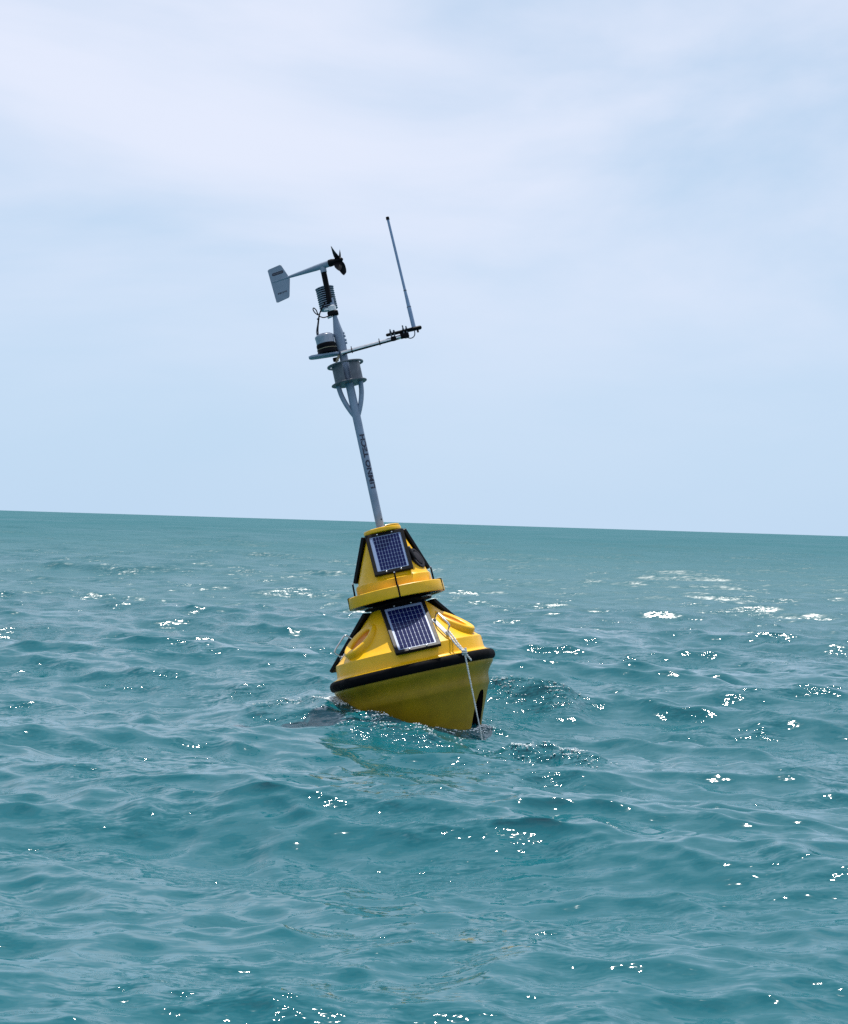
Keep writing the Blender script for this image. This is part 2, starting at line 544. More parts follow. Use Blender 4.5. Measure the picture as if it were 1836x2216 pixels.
# --- raised oval recesses between the panels, let into the deck
REC_Z = 0.244
def rec_axes(a):
    sl = Vector((az_d(a) * -0.7055 + Vector((0, 0, 0.7087))))
    nr = Vector((az_d(a) * 0.7087 + Vector((0, 0, 0.7055))))
    return loc(a, cone_r(REC_Z), REC_Z), az_t(a), sl, nr
def rec_rings(a, prof, n=56):
    c, tt, sl, nr = rec_axes(a)
    return [[c + tt * (aa * math.cos(2 * math.pi * j / n)) + sl * (bb * math.sin(2 * math.pi * j / n)) + nr * (h - 0.16 * bb * math.sin(2 * math.pi * j / n)) for j in range(n)] for aa, bb, h in prof]
def boolean_cut(me, cutters):
    ob = bpy.data.objects.new('tmp_body', me)
    col.objects.link(ob)
    cs = []
    for c in cutters:
        co = bpy.data.objects.new('tmp_cutter', c)
        col.objects.link(co)
        md = ob.modifiers.new('b', 'BOOLEAN')
        md.object = co
        md.operation = 'DIFFERENCE'
        md.solver = 'EXACT'
        cs.append(co)
    dgx = bpy.context.evaluated_depsgraph_get()
    out = bpy.data.meshes.new_from_object(ob.evaluated_get(dgx))
    for o_ in [ob] + cs:
        bpy.data.objects.remove(o_)
    return out
dm = MB().lathe([(0.02, 0.039)] + deck_prof + [(0.02, 0.430)], 120, CX, True, True).mesh('deck')
dm.materials.append(M_YEL)
REC_A = [YAW_L + rad(60 * k_) for k_ in (-1, 1, 3)]
cuts = [MB().rings(rec_rings(a_, [(0.074, 0.102, -0.07), (0.074, 0.102, 0.08)]), True, True, True).mesh('tmp') for a_ in REC_A]
dm2 = boolean_cut(dm, cuts)
dm2.name = 'deck'
link_mesh('deck', dm2, None, buoy, 28)
for a_ in REC_A:
    MB().rings(rec_rings(a_, [(0.110, 0.140, -0.022), (0.107, 0.137, 0.001), (0.103, 0.133, 0.010), (0.096, 0.126, 0.0155), (0.088, 0.118, 0.0172), (0.080, 0.109, 0.0165),
        (0.066, 0.094, 0.0135), (0.060, 0.087, 0.0115), (0.0555, 0.0825, 0.008), (0.0540, 0.0805, -0.004), (0.0530, 0.0795, -0.046), (0.050, 0.076, -0.050)]), True, False, True).build('oval_recess', M_YEL, buoy, 50)
    MB().rings(rec_rings(a_, [(0.0525, 0.0790, -0.030), (0.0525, 0.0790, -0.003), (0.050, 0.0765, -0.001)]), True, False, True).build('recess_floor', M_ORANGE, buoy, 40)  # orange disc forming the floor of the pocket

# --- flange with shade and sunlight put into its colours, collar, tower
MB().lathe([(0.10, 0.412), (0.202, 0.412), (0.205, 0.4135), (0.205, 0.4165), (0.202, 0.418), (0.10, 0.418)], 80, CX).build('top_flange', M_DARK, buoy, 30)  # dark colour stands for the collar's shadow on the flange
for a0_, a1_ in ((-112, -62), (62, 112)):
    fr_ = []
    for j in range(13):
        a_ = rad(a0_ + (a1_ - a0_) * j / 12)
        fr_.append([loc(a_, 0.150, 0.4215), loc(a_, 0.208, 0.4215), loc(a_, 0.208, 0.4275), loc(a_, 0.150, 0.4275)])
    MB().rings(fr_, True, True, True).build('flange_lit_edge', M_LIGHT, buoy, 30)  # sunlit ends of the flange, added as separate white plates
MB().lathe([(0.168, 0.395), (0.168, 0.428), (0.185, 0.436), (0.262, 0.446), (0.262, 0.452)], 80, CX).build('collar_underside', M_DARK, buoy, 30)  # shadow under the collar put into the colour as black
collar = MB().lathe([(0.262, 0.452), (0.268, 0.4395), (0.284, 0.4375), (0.291, 0.440), (0.2925, 0.446), (0.2895, 0.497), (0.2885, 0.5025), (0.285, 0.5055), (0.279, 0.506), (0.240, 0.5045), (0.231, 0.506), (0.20, 0.509)], 110, CX).build('collar', M_YEL, buoy, 30)
for a_ in (rad(5.5), rad(-78), rad(76), rad(140), rad(-150)):
    mbx = MB()
    Mx = Matrix((az_t(a_), az_d(a_), Vector((0, 0, 1)))).transposed()
    mbx.box(loc(a_, 0.2900, 0.4725), (0.010, 0.007, 0.072), Mx, 0.0015)
    mbx.box(loc(a_, 0.268, 0.5085), (0.012, 0.040, 0.006), Mx, 0.0015)
    mbx.tube([loc(a_, 0.246, 0.505), loc(a_, 0.244, 0.585)], 0.0055, 10)
    lt = mbx.build('latch', M_DARK, buoy, 40)
    MB().tube([loc(a_, 0.244, 0.5855), loc(a_, 0.2438, 0.592)], [0.0062, 0.0042], 10).build('latch_tip', M_STEEL, lt, 40)

def tri_ring(rc, rf, z, n=96, sm=0.0):
    out = []
    for j in range(n):
        th = 2 * math.pi * j / n
        r = rc
        for q in range(3):
            dth = th - (YAW + rad(120 * q))
            cc = math.cos(dth)
            if cc > 0.2:
                lim = rf / cc
                r = -0.012 * math.log(math.exp(-r / 0.012) + math.exp(-lim / 0.012)) if abs(lim - r) < 0.05 else min(r, lim)
        out.append(loc(th, r, z))
    return out
tower = MB()
TR = []
for z, rc, rf in [(0.509, 0.229, 0.30), (0.556, 0.2275, 0.30), (0.561, 0.2265, 0.216), (0.565, 0.2225, 0.204), (0.570, 0.217, 0.196), (0.60, 0.206, 0.183), (0.70, 0.169, 0.139), (0.80, 0.132, 0.094), (0.853, 0.112, 0.071)]:
    TR.append(tri_ring(rc, rf, z))
tower.rings(TR, True, False, True).build('tower', M_YEL, buoy, 32)
MB().lathe([(0.09, 0.851), (0.110, 0.853), (0.1135, 0.857), (0.1135, 0.872), (0.111, 0.877), (0.105, 0.8795), (0.050, 0.8805), (0.044, 0.884), (0.030, 0.886), (0.02, 0.886)], 72, CX).build('tower_cap', M_YEL, buoy, 30)
# lid lip on the cap, its lit right half
lip = MB()
lr = []
for j in range(19):
    a_ = rad(15 + 150 * j / 18)
    lr.append([loc(a_, 0.085, 0.8800), loc(a_, 0.108, 0.8790), loc(a_, 0.109, 0.886), loc(a_, 0.106, 0.889), loc(a_, 0.085, 0.889)])
lip.rings(lr, True, True, True).build('cap_lid', M_YEL, buoy, 30)

# --- round dark plug on the tower corner
def plug(a):
    zc = 0.655
    rcz = 0.206 + (0.60 - zc) * 0.37
    nr = (az_d(a) * 0.938 + Vector((0, 0, 0.347))).normalized()
    sl = (az_d(a) * -0.347 + Vector((0, 0, 0.938))).normalized()
    tt = az_t(a)
    c = loc(a, rcz, zc)
    n = 40
    R = []
    for aa, h in [(0.063, -0.022), (0.063, 0.004), (0.061, 0.007), (0.048, 0.008), (0.046, 0.004), (0.040, 0.003), (0.038, 0.010), (0.030, 0.012)]:
        R.append([c + tt * aa * math.cos(2 * math.pi * j / n) + sl * aa * 1.08 * math.sin(2 * math.pi * j / n) + nr * h for j in range(n)])
    o = MB().rings(R, True, False, True).build('round_plug', M_PLUG, buoy, 30)
    c2 = c - tt * 0.055 + sl * 0.035
    Mx = Matrix((tt, sl, nr)).transposed()
    MB().box(c2 + nr * 0.006, (0.03, 0.085, 0.02), Mx, 0.004).build('plug_bracket', M_DARK, o, 40)
    c3 = c2 + sl * 0.035 + nr * 0.016
    MB().tube([c3, c3 + nr * 0.006], [0.005, 0.003], 8).build('bolt', M_STEEL, o)
plug(YAW + rad(60))

# --- solar panels
def cell_mesh(w, h):
    mb = MB()
    c = w * 0.10
    o_ = [(-w / 2 + c, -h / 2), (w / 2 - c, -h / 2), (w / 2, -h / 2 + c), (w / 2, h / 2 - c), (w / 2 - c, h / 2), (-w / 2 + c, h / 2), (-w / 2, h / 2 - c), (-w / 2, -h / 2 + c)]
    mb.rings([[(p[0], p[1], 0) for p in o_], [(p[0], p[1], 0.0008) for p in o_]], True, False, True)
    me = mb.mesh('cell')
    me.materials.append(M_CELL)
    return me
def panel(a, r0, z0, r1, z1, W, strips, individual, label=None):
    d, t_ = az_d(a), az_t(a)
    p0, p1 = loc(a, r0, z0), loc(a, r1, z1)
    s_ = (p1 - p0)
    H = s_.length
    s_.normalize()
    n_ = t_.cross(s_).normalized()
    if n_.dot(d) < 0:
        n_ = -n_
    c = (p0 + p1) / 2
    T = 0.022
    bd = 0.021
    # frame: four rails as one rim, lip and tray
    fr = MB()
    w, h = W / 2, H / 2
    def rect(x, y, z, b=0.003):
        return [(x - b, -y, z), (x, -y + b, z), (x, y - b, z), (x - b, y, z), (-x + b, y, z), (-x, y - b, z), (-x, -y + b, z), (-x + b, -y, z)]
    fr.rings([rect(w - 0.004, h - 0.004, -T), rect(w, h, -T + 0.003), rect(w, h, -0.0025), rect(w - 0.0025, h - 0.0025, 0), rect(w - bd, h - bd, 0), rect(w - bd, h - bd, -0.0045)], True, True, False)
    o = fr.build('solar_panel', M_FRAME, buoy, 30)
    o.matrix_local = Matrix((t_, s_, n_)).transposed().to_4x4()
    o.matrix_local.translation = c
    mw = Matrix((t_, s_, n_)).transposed().to_4x4()
    mw.translation = c
    o.matrix_local = mw
    bk = MB()
    bk.add([(-w + bd - 0.001, -h + bd - 0.001, -0.0035), (w - bd + 0.001, -h + bd - 0.001, -0.0035), (w - bd + 0.001, h - bd + 0.001, -0.0035), (-w + bd - 0.001, h - bd + 0.001, -0.0035)], [(0, 1, 2, 3)])
    bk.build('backsheet', M_BACK, o, 0)
    l, r_, b, tp = strips
    x0, x1, y0, y1 = -w + bd + l, w - bd - r_, -h + bd + b, h - bd - tp
    nc = nr = 9
    cw, ch = (x1 - x0) / nc, (y1 - y0) / nr
    gap = 0.0022
    if individual:
        cmesh = cell_mesh(cw - gap, ch - gap)
        for i in range(nc):
            for j in range(nr):
                co = bpy.data.objects.new('cell', cmesh)
                col.objects.link(co)
                co.parent = o
                co.location = (x0 + (i + 0.5) * cw, y0 + (j + 0.5) * ch, -0.0034)
    else:
        mb = MB()
        for i in range(nc):
            for j in range(nr):
                mb.box((x0 + (i + 0.5) * cw, y0 + (j + 0.5) * ch, -0.003), (cw - gap, ch - gap, 0.0008))
        q = mb.build('solar_cells', M_CELL, o, 0)
        q['kind'] = 'stuff'
    for (bx_, by_) in ((-w * 0.38, h - 0.011), (w * 0.38, h - 0.011), (-w * 0.38, -h + 0.011), (w * 0.38, -h + 0.011)):
        bb = MB()
        bb.tube([(bx_, by_, -0.001), (bx_, by_, 0.003), (bx_, by_, 0.005)], [0.0055, 0.0055, 0.003], 8)
        bb.build('bolt', M_STEEL, o, 50)
    return o
for q in (0, 1, -1):
    a_ = YAW + rad(120 * q)
    panel(a_, 0.209, 0.595, 0.092, 0.850, 0.232, (0.020, 0.012, 0.006, 0.004), q == 0)
    panel(YAW_L + rad(120 * q), 0.475, 0.116, 0.180, 0.406, 0.266, (0.012, 0.010, 0.008, 0.020), q == 0)

# --- bail handles on the deck
def handle(a):
    zt, zb = 0.262, 0.172
    ft, fb = loc(a, cone_r(zt) + 0.002, zt), loc(a, cone_r(zb) + 0.002, zb)
    nr = Vector((az_d(a) * 0.7087 + Vector((0, 0, 0.7055))))
    sl = (ft - fb).normalized()
    H = 0.062
    pts = [ft, ft + nr * (H - 0.016), ft + nr * (H - 0.004) - sl * 0.004, ft + nr * H - sl * 0.016, fb + nr * H + sl * 0.016, fb + nr * (H - 0.004) + sl * 0.004, fb + nr * (H - 0.016), fb]
    o = MB().tube(pts, 0.0052, 10).build('handle', M_STEEL, buoy, 50)
    Mx = Matrix((az_t(a), sl, nr)).transposed()
    MB().box((ft + fb) / 2 + nr * 0.001, (0.030, (ft - fb).length + 0.035, 0.006), Mx, 0.002).build('base_plate', M_LIGHT, o, 40)
    for p_ in (ft, fb):
        MB().tube([p_ + nr * 0.003, p_ + nr * 0.012], [0.011, 0.008], 12).build('foot_nut', M_GREY2, o, 40)
    return ft, fb, nr
HZ = YAW_L + rad(30)
h_ft, h_fb, h_nr = handle(HZ)
handle(HZ - rad(120))
handle(HZ + rad(120))

# --- mast
MX = -0.012
def ml(x, y, z):                             # mast-head measurements lie a little farther off, so a little larger
    k_ = 1 + 0.0113 * z
    return Vector((x * k_, y * k_, z * k_))
def zz(z): return z * (1 + 0.0113 * z)
mast = MB().lathe([(0.0245, 0.884), (0.0245, zz(1.0)), (0.0255, zz(1.57)), (0.0255, zz(1.94)), (0.031, zz(1.943)), (0.0315, zz(2.055)), (0.014, zz(2.155)), (0.0135, zz(2.25)), (0.0135, zz(2.27))], 40, (MX, 0, 0), False, True).build('mast', M_GREY, buoy, 40)
# welded base ring + bolt mark on the pipe
MB().lathe([(0.0245, 0.884), (0.034, 0.884), (0.034, 0.889), (0.0245, 0.893)], 40, (MX, 0, 0)).build('base_ring', M_GREY, mast, 40)
MB().tube([Vector((MX, 0, 0.935)) + az_d(rad(38)) * 0.023, Vector((MX, 0, 0.935)) + az_d(rad(38)) * 0.027], 0.0045, 8).build('bolt', M_DARK, mast, 40)

# painted lettering, wrapped on the pipe, read from bottom to top
cu = bpy.data.curves.new('lettering', 'FONT')
cu.body = 'LIMNO TECH'
cu.size = 0.05
cu.align_x = 'CENTER'
cu.align_y = 'CENTER'
cu.offset = 0.0017
cu.resolution_u = 6
to = bpy.data.objects.new('lettering_tmp', cu)
col.objects.link(to)
dg = bpy.context.evaluated_depsgraph_get()
tm = bpy.data.meshes.new_from_object(to.evaluated_get(dg))
bpy.data.objects.remove(to)
bm = bmesh.new()
bm.from_mesh(tm)
bmesh.ops.triangulate(bm, faces=bm.faces)
bmesh.ops.subdivide_edges(bm, edges=[e for e in bm.edges if e.calc_length() > 0.008], cuts=2)
xs = [v.co.x for v in bm.verts]
ys = [v.co.y for v in bm.verts]
L = max(xs) - min(xs)
z_lo, z_hi = zz(1.114), zz(1.440)
ks = (z_hi - z_lo) / L
hgt = (max(ys) - min(ys))
kh = 0.033 / hgt
xm, ym = (max(xs) + min(xs)) / 2, (max(ys) + min(ys)) / 2
RM = 0.0254 + 0.0008
for v in bm.verts:
    t_ = (v.co.x - xm) * ks
    s_ = (v.co.y - ym) * kh                  # letter tops point left
    a_ = rad(22) - s_ / RM
    p = az_d(a_) * RM
    v.co = Vector((MX + p.x, p.y, (z_lo + z_hi) / 2 + t_))
bm.to_mesh(tm)
bm.free()
tm.materials.clear()
tm.materials.append(M_INK)
link_mesh('lettering', tm, None, mast, 0)

# fork that carries the drum
for a_ in (rad(-88), rad(92), rad(180)):
    pts = []
    for r_, z in [(0.012, 1.560), (0.030, 1.598), (0.049, 1.648), (0.062, 1.700), (0.068, 1.757)]:
        d = az_d(a_) * r_ * 1.02
        pts.append(Vector((MX + d.x, d.y, zz(z))))
    MB().tube(spline(pts, 5), 0.0150, 12).build('fork_arm', M_GREY, buoy, 50)
# drum: two half shells with a slot at the front
dr = MB()
R = []
n = 56
for j in range(n + 1):
    a_ = rad(17) + rad(331) * j / n
    d = az_d(a_)
    def q(r_, z): return Vector((MX + 0.002 + d.x * r_, d.y * r_, z))
    R.append([q(0.086, zz(1.762)), q(0.086, zz(1.868)), q(0.080, zz(1.868)), q(0.080, zz(1.762))])
drum = dr.rings(R, True, True, True).build('drum', M_GREY2, buoy, 30)
MB().lathe([(0.027, zz(1.752)), (0.106, zz(1.752)), (0.109, zz(1.754)), (0.109, zz(1.758)), (0.106, zz(1.760)), (0.027, zz(1.760))], 56, (MX, 0, 0)).build('bottom_flange', M_GREY2, drum, 30)
MB().lathe([(0.096, zz(1.864)), (0.111, zz(1.864)), (0.112, zz(1.866)), (0.112, zz(1.870)), (0.111, zz(1.872)), (0.096, zz(1.872)), (0.096, zz(1.864))], 56, (MX, 0, 0)).build('top_ring', M_GREY2, drum, 30)
for a_ in (20, 110, 200, 290):
    a_ = rad(a_)
    Mx = Matrix((az_t(a_), az_d(a_), Vector((0, 0, 1)))).transposed()
    MB().box(Vector((MX, 0, zz(1.866))) + az_d(a_) * 0.091, (0.022, 0.018, 0.006), Mx, 0.001).build('ring_tab', M_GREY2, drum, 30)

# clamp and gasket under the lantern shelf
k2 = MB()
k2.box(ml(-0.060, -0.012, 1.907), (0.034, 0.03, 0.022), None, 0.003)
k2.build('shelf_clamp', M_DARK, buoy, 40)
MB().tube([ml(-0.062, -0.03, 1.885), ml(-0.045, -0.034, 1.908), ml(-0.034, -0.034, 1.925)], [0.006, 0.009, 0.006], 8).build('shelf_bracket', M_BROWN, buoy, 50)

# lantern shelf: long rounded plate
sh = MB()
cs = []
Ls, Ws = 0.092, 0.040
cxs = -0.122
out = []
for j in range(40):
    u = 2 * math.pi * j / 40
    cxx, cyy = math.cos(u), math.sin(u)
    out.append((cxs + math.copysign(abs(cxx) ** 0.55, cxx) * Ls, -0.03 + math.copysign(abs(cyy) ** 0.55, cyy) * Ws))
def shz(x): return 1.940 - 0.06 * (x + 0.12)
rr_ = []
for h, ins in ((-0.0075, 0.004), (-0.0045, 0), (0.0045, 0), (0.0075, 0.004)):
    rr_.append([ml(cxs + (x - cxs) * (1 - ins / Ls), -0.03 + (y + 0.03) * (1 - ins / Ws), shz(x) + h) for x, y in out])
sh.rings(rr_, True, True, True).build('lantern_shelf', M_GREY, buoy, 40)
# lantern
lc = ml(-0.100, -0.03, 0)
lant = MB().lathe([(0.062, zz(1.949)), (0.0625, zz(1.955)), (0.060, zz(1.960)), (0.0590, zz(1.966)), (0.0575, zz(1.972)), (0.0575, zz(1.986)), (0.0590, zz(1.990)), (0.0590, zz(2.000)), (0.0565, zz(2.006)), (0.050, zz(2.006))], 48, (lc.x, lc.y, 0), True, True).build('lantern', M_DARK, buoy, 30)
MB().lathe([(0.0575, zz(1.9725)), (0.0605, zz(1.9735)), (0.0605, zz(1.9760)), (0.0575, zz(1.977))], 48, (lc.x, lc.y, 0)).build('gasket', M_BROWN, lant, 30)
MB().lathe([(0.055, zz(2.006)), (0.0560, zz(2.010)), (0.0560, zz(2.035)), (0.0580, zz(2.040)), (0.0580, zz(2.052)), (0.0540, zz(2.057)), (0.046, zz(2.059)), (0.044, zz(2.063)), (0.010, zz(2.064))], 48, (lc.x, lc.y, 0), False, True).build('lens', M_LENS, lant, 30)

# bolts of the mast-head clamp, on its right side
for x, z in ((0.021, 2.052), (0.0235, 2.034), (0.0245, 2.010), (0.0245, 1.992)):
    MB().tube([ml(x - 0.010, -0.006, z), ml(x + 0.003, -0.006, z)], 0.0075, 8).build('clamp_bolt', M_GREY, buoy, 40)
MB().box(ml(-0.046, -0.005, 2.052), (0.012, 0.03, 0.012), None, 0.002).build('clamp_bolt', M_GREY, buoy, 40)

# cross arm with cable and ties
arm = MB().tube([ml(-0.02, -0.040, 1.930), ml(0.130, -0.040, 1.938), ml(0.372, -0.040, 1.951)], 0.0128, 16).build('cross_arm', M_STEEL, buoy, 50)
MB().tube(spline([ml(-0.01, -0.047, 1.921), ml(0.09, -0.050, 1.9262), ml(0.20, -0.050, 1.932), ml(0.33, -0.050, 1.939)], 6), 0.0042, 8).build('arm_cable', M_DARK, arm, 50)
for x, z in ((0.046, 1.9325), (0.216, 1.9420)):
    c = ml(x, -0.042, z)
    MB().tube([c + Vector((-0.003, 0, 0)), c + Vector((0.003, 0, 0))], 0.0165, 14).build('cable_tie', M_DARK, arm, 40)
    MB().box(c + Vector((0, 0, 0.020)), (0.005, 0.005, 0.012)).build('tie_tail', M_DARK, arm, 40)
# antenna bracket: black bar, U-bolts, plug
bar = MB()
bp0, bp1 = ml(0.262, -0.040, 1.977), ml(0.474, -0.040, 1.979)
bd_ = (bp1 - bp0).normalized()
rgs = []
for tq, wz in ((0, 0.004), (0.004, 0.0085), (0.11, 0.010), (0.16, 0.0115), (0.212, 0.0115), (0.219, 0.0085), (0.222, 0.003)):
    p = bp0 + bd_ * tq
    wy = wz * 2.2
    rgs.append([p + Vector((0, wy * math.cos(u), wz * math.sin(u))) for u in [2 * math.pi * i / 16 for i in range(16)]])
brk = bar.rings(rgs, True, True, True).build('antenna_bracket', M_DARK, buoy, 40)
for x0_, x1_, zt, zb in ((0.292, 0.312, 2.003, 1.937), (0.369, 0.388, 2.010, 1.936)):
    for x_, hh in ((x0_, zt), (x1_, zt - 0.008)):
        MB().tube([ml(x_, -0.055, 1.96), ml(x_, -0.055, hh)], 0.0042, 8).build('u_bolt', M_GREY2, brk, 40)
        MB().tube([ml(x_, -0.055, 1.984), ml(x_, -0.055, 1.991)], 0.0075, 6).build('nut', M_GREY2, brk, 30)
    MB().box(ml((x0_ + x1_) / 2, -0.045, 1.947), (0.034, 0.032, 0.026), None, 0.005).build('saddle_clamp', M_DARK, brk, 40)
MB().tube([ml(0.345, -0.042, 1.953), ml(0.388, -0.042, 1.955), ml(0.396, -0.042, 1.9555)], [0.019, 0.019, 0.014], 16).build('arm_end_plug', M_DARK, brk, 40)
MB().box(ml(0.452, -0.04, 1.962), (0.012, 0.012, 0.018), None, 0.002).build('bracket_screw', M_DARK, brk, 40)
MB().tube(spline([ml(0.385, -0.045, 1.936), ml(0.400, -0.045, 1.928), ml(0.418, -0.045, 1.931), ml(0.430, -0.045, 1.945), ml(0.433, -0.045, 1.968)], 6), 0.0032, 8).build('antenna_cable', M_GREY2, brk, 50)
# whip antenna
def ap(z): return ml(0.433 + (0.4185 - 0.433) * (z - 2.0) / 0.66, -0.040, z)
ant = MB().tube([ap(1.985), ap(2.112), ap(2.118), ap(2.150), ap(2.205), ap(2.214), ap(2.64), ap(2.652)], [0.0130, 0.0130, 0.0118, 0.0108, 0.0088, 0.0084, 0.0078, 0.0078], 14).build('antenna', M_ANT, buoy, 40)
MB().tube([ap(2.640), ap(2.642), ap(2.657), ap(2.659)], [0.0085, 0.0105, 0.0105, 0.008], 14).build('antenna_tip', M_DARK, ant, 40)
MB().tube([ap(2.208), ap(2.214)], 0.0100, 14).build('antenna_joint', M_GREY2, ant, 40)
MB().tube([ap(2.109), ap(2.113)], 0.0136, 14).build('antenna_joint', M_GREY2, ant, 40)

# small clamp under the shield
cl = MB()
cl.box(ml(-0.0185, -0.008, 2.178), (0.066, 0.044, 0.030), None, 0.006)
clamp = cl.build('head_clamp', M_DARK, buoy, 40)
MB().lathe([(0.017, zz(2.192)), (0.024, zz(2.194)), (0.024, zz(2.222)), (0.017, zz(2.226))], 28, (-0.018, -0.004, 0), True, True).build('clamp_ring', M_LIGHT, clamp, 40)
MB().lathe([(0.010, zz(2.198)), (0.017, zz(2.200)), (0.017, zz(2.212)), (0.010, zz(2.214))], 20, (-0.052, -0.012, 0), True, True).build('strain_relief', M_LIGHT, clamp, 40)
MB().tube([ml(-0.055, -0.01, 2.160), ml(-0.030, -0.012, 2.163)], 0.008, 10).build('clamp_screw', M_STEEL, clamp, 40)

# radiation shield: stack of white plates behind the dark post
shx, shy = -0.038, 0.045
shield = MB().tube([ml(shx, shy, 2.215), ml(shx, shy, 2.350)], 0.022, 16).build('radiation_shield', M_DARK, buoy, 40)
plate_me = MB().lathe([(0.018, 0.0), (0.050, -0.006), (0.0555, -0.0085), (0.0565, -0.007), (0.051, -0.002), (0.018, 0.006)], 40).mesh('shield_plate')
plate_me.materials.append(M_WHITE)
plate_me.polygons.foreach_set('use_smooth', [True] * len(plate_me.polygons))
for i in range(10):
    po = bpy.data.objects.new('shield_plate', plate_me)
    col.objects.link(po)
    po.parent = shield
    po.location = ml(shx, shy, 2.228 + i * 0.0128)
MB().lathe([(0.057, 0.0), (0.058, 0.003), (0.05, 0.007), (0.01, 0.008)], 40, ml(shx, shy, 2.346), True, True).build('shield_cap', M_WHITE, shield, 40)

# dark post
MB().tube([ml(-0.0225, 0, 2.245), ml(-0.0225, 0, 2.285), ml(-0.0222, 0, 2.29), ml(-0.0205, 0, 2.437)], [0.0195, 0.0195, 0.0172, 0.0172], 24).build('sensor_post', M_DARK, buoy, 40)

# wind monitor
BETA = rad(16)
hub = ml(-0.0195, 0, 2.470)
nose = (Vector((math.cos(BETA), -math.sin(BETA), 0)) + Vector((0, 0, 0.030))).normalized()
side = Vector((-math.sin(BETA), -math.cos(BETA), 0))
upv = nose.cross(side)
if upv.z < 0: upv = -upv
Lk = 1.03 / math.cos(BETA)
def wp(l, s_=0, u_=0): return hub + nose * (l * Lk) + side * s_ + upv * u_
wb = MB()
wb.tube([wp(-0.322), wp(-0.315), wp(-0.21), wp(-0.19), wp(-0.04), wp(0.0), wp(0.040)], [0.003, 0.0055, 0.0080, 0.0095, 0.0185, 0.0205, 0.0205], 24)
wm = wb.build('wind_monitor', M_WHITE, buoy, 50)
MB().tube([hub + Vector((0, 0, -0.043)), hub + Vector((0, 0, -0.005))], 0.0190, 24).build('monitor_neck', M_WHITE, wm, 40)
MB().tube([wp(0.040), wp(0.043), wp(0.060), wp(0.075), wp(0.092), wp(0.107), wp(0.122), wp(0.128)], [0.0205, 0.0225, 0.0225, 0.0185, 0.0165, 0.0165, 0.012, 0.004], 24).build('nose_cone', M_DARK, wm, 40)
fin = [(-0.328, 0.0775), (-0.320, 0.083), (-0.247, 0.089), (-0.240, 0.084), (-0.213, 0.006), (-0.209, -0.012), (-0.236, -0.112), (-0.243, -0.120), (-0.313, -0.128), (-0.321, -0.124)]
R = []
for s_, ins in ((-0.0035, 0.0012), (-0.0022, 0), (0.0022, 0), (0.0035, 0.0012)):
    cxx, cyy = -0.272, -0.015
    R.append([wp(cxx + (x - cxx) * (1 - ins * 12), s_, (cyy + (y - cyy) * (1 - ins * 8)) * 1.03) for x, y in fin])
tail = MB().rings(R, True, True, True).build('tail_fin', M_WHITE, wm, 30)
# printed marks on the fin: a dark rounded label with a pale bar, and a small worn word
def mark(pts, s_, name, material):
    MB().add([wp(x, s_, y * 1.03) for x, y in pts], [tuple(range(len(pts)))]).build(name, material, wm, 0)
def rrect(cx_, cy_, w, h, r, skew=0.0):
    o_ = []
    for qx, qy, a0 in ((1, 1, 0), (-1, 1, 90), (-1, -1, 180), (1, -1, 270)):
        for j in range(5):
            u = rad(a0 + 22.5 * j)
            o_.append((cx_ + qx * (w / 2 - r) + r * math.cos(u), cy_ + qy * (h / 2 - r) + r * math.sin(u)))
    return o_
for sgn in (1, -1):
    mark(rrect(-0.2715, 0.043, 0.072, 0.018, 0.008), sgn * 0.0040, 'fin_label', M_INK)
    mark(rrect(-0.2715, 0.043, 0.058, 0.0045, 0.002), sgn * 0.0044, 'label_bar', M_GREY2)
    x_ = -0.300
    for wdt, hgt_ in ((0.009, 0.008), (0.007, 0.011), (0.005, 0.009)):
        mark(rrect(x_ + wdt / 2, -0.079, wdt, hgt_, 0.002), sgn * 0.0040, 'fin_mark', M_INK)
        x_ += wdt + 0.0022
    mark(rrect(x_ + 0.006, -0.079, 0.012, 0.012, 0.0055), sgn * 0.0040, 'fin_mark', M_INK)
    mark(rrect(x_ + 0.006, -0.079, 0.006, 0.006, 0.0028), sgn * 0.0044, 'fin_mark', M_WHITE)
    x_ += 0.0145
    for wdt, hgt_ in ((0.006, 0.008), (0.006, 0.010)):
        mark(rrect(x_ + wdt / 2, -0.078, wdt, hgt_, 0.002), sgn * 0.0040, 'fin_mark', M_INK)
        x_ += wdt + 0.0022
# four-blade helicoid propeller
for q in range(4):
    ph = rad(45 + 90 * q)
    R = []
    for i in range(9):
        r_ = 0.014 + (0.102 - 0.014) * i / 8
        ch = 0.026 + 0.030 * math.sin(math.pi * min(1, (i / 8) * 0.75 + 0.1))
        if i == 8: ch *= 0.82
        pa = math.atan(0.30 / (2 * math.pi * r_))
        e_r = upv * math.cos(ph) + side * math.sin(ph)
        e_t = side * math.cos(ph) - upv * math.sin(ph)
        c_dir = e_t * math.cos(pa) + nose * math.sin(pa)
        n_dir = c_dir.cross(e_r)
        c0 = wp(0.100) + e_r * r_
        th_ = 0.0018
        R.append([c0 + c_dir * ch * 0.5, c0 + n_dir * th_, c0 - c_dir * ch * 0.5, c0 - n_dir * th_])
    MB().rings(R, True, True, True).build('propeller_blade', M_DARK, wm, 30)

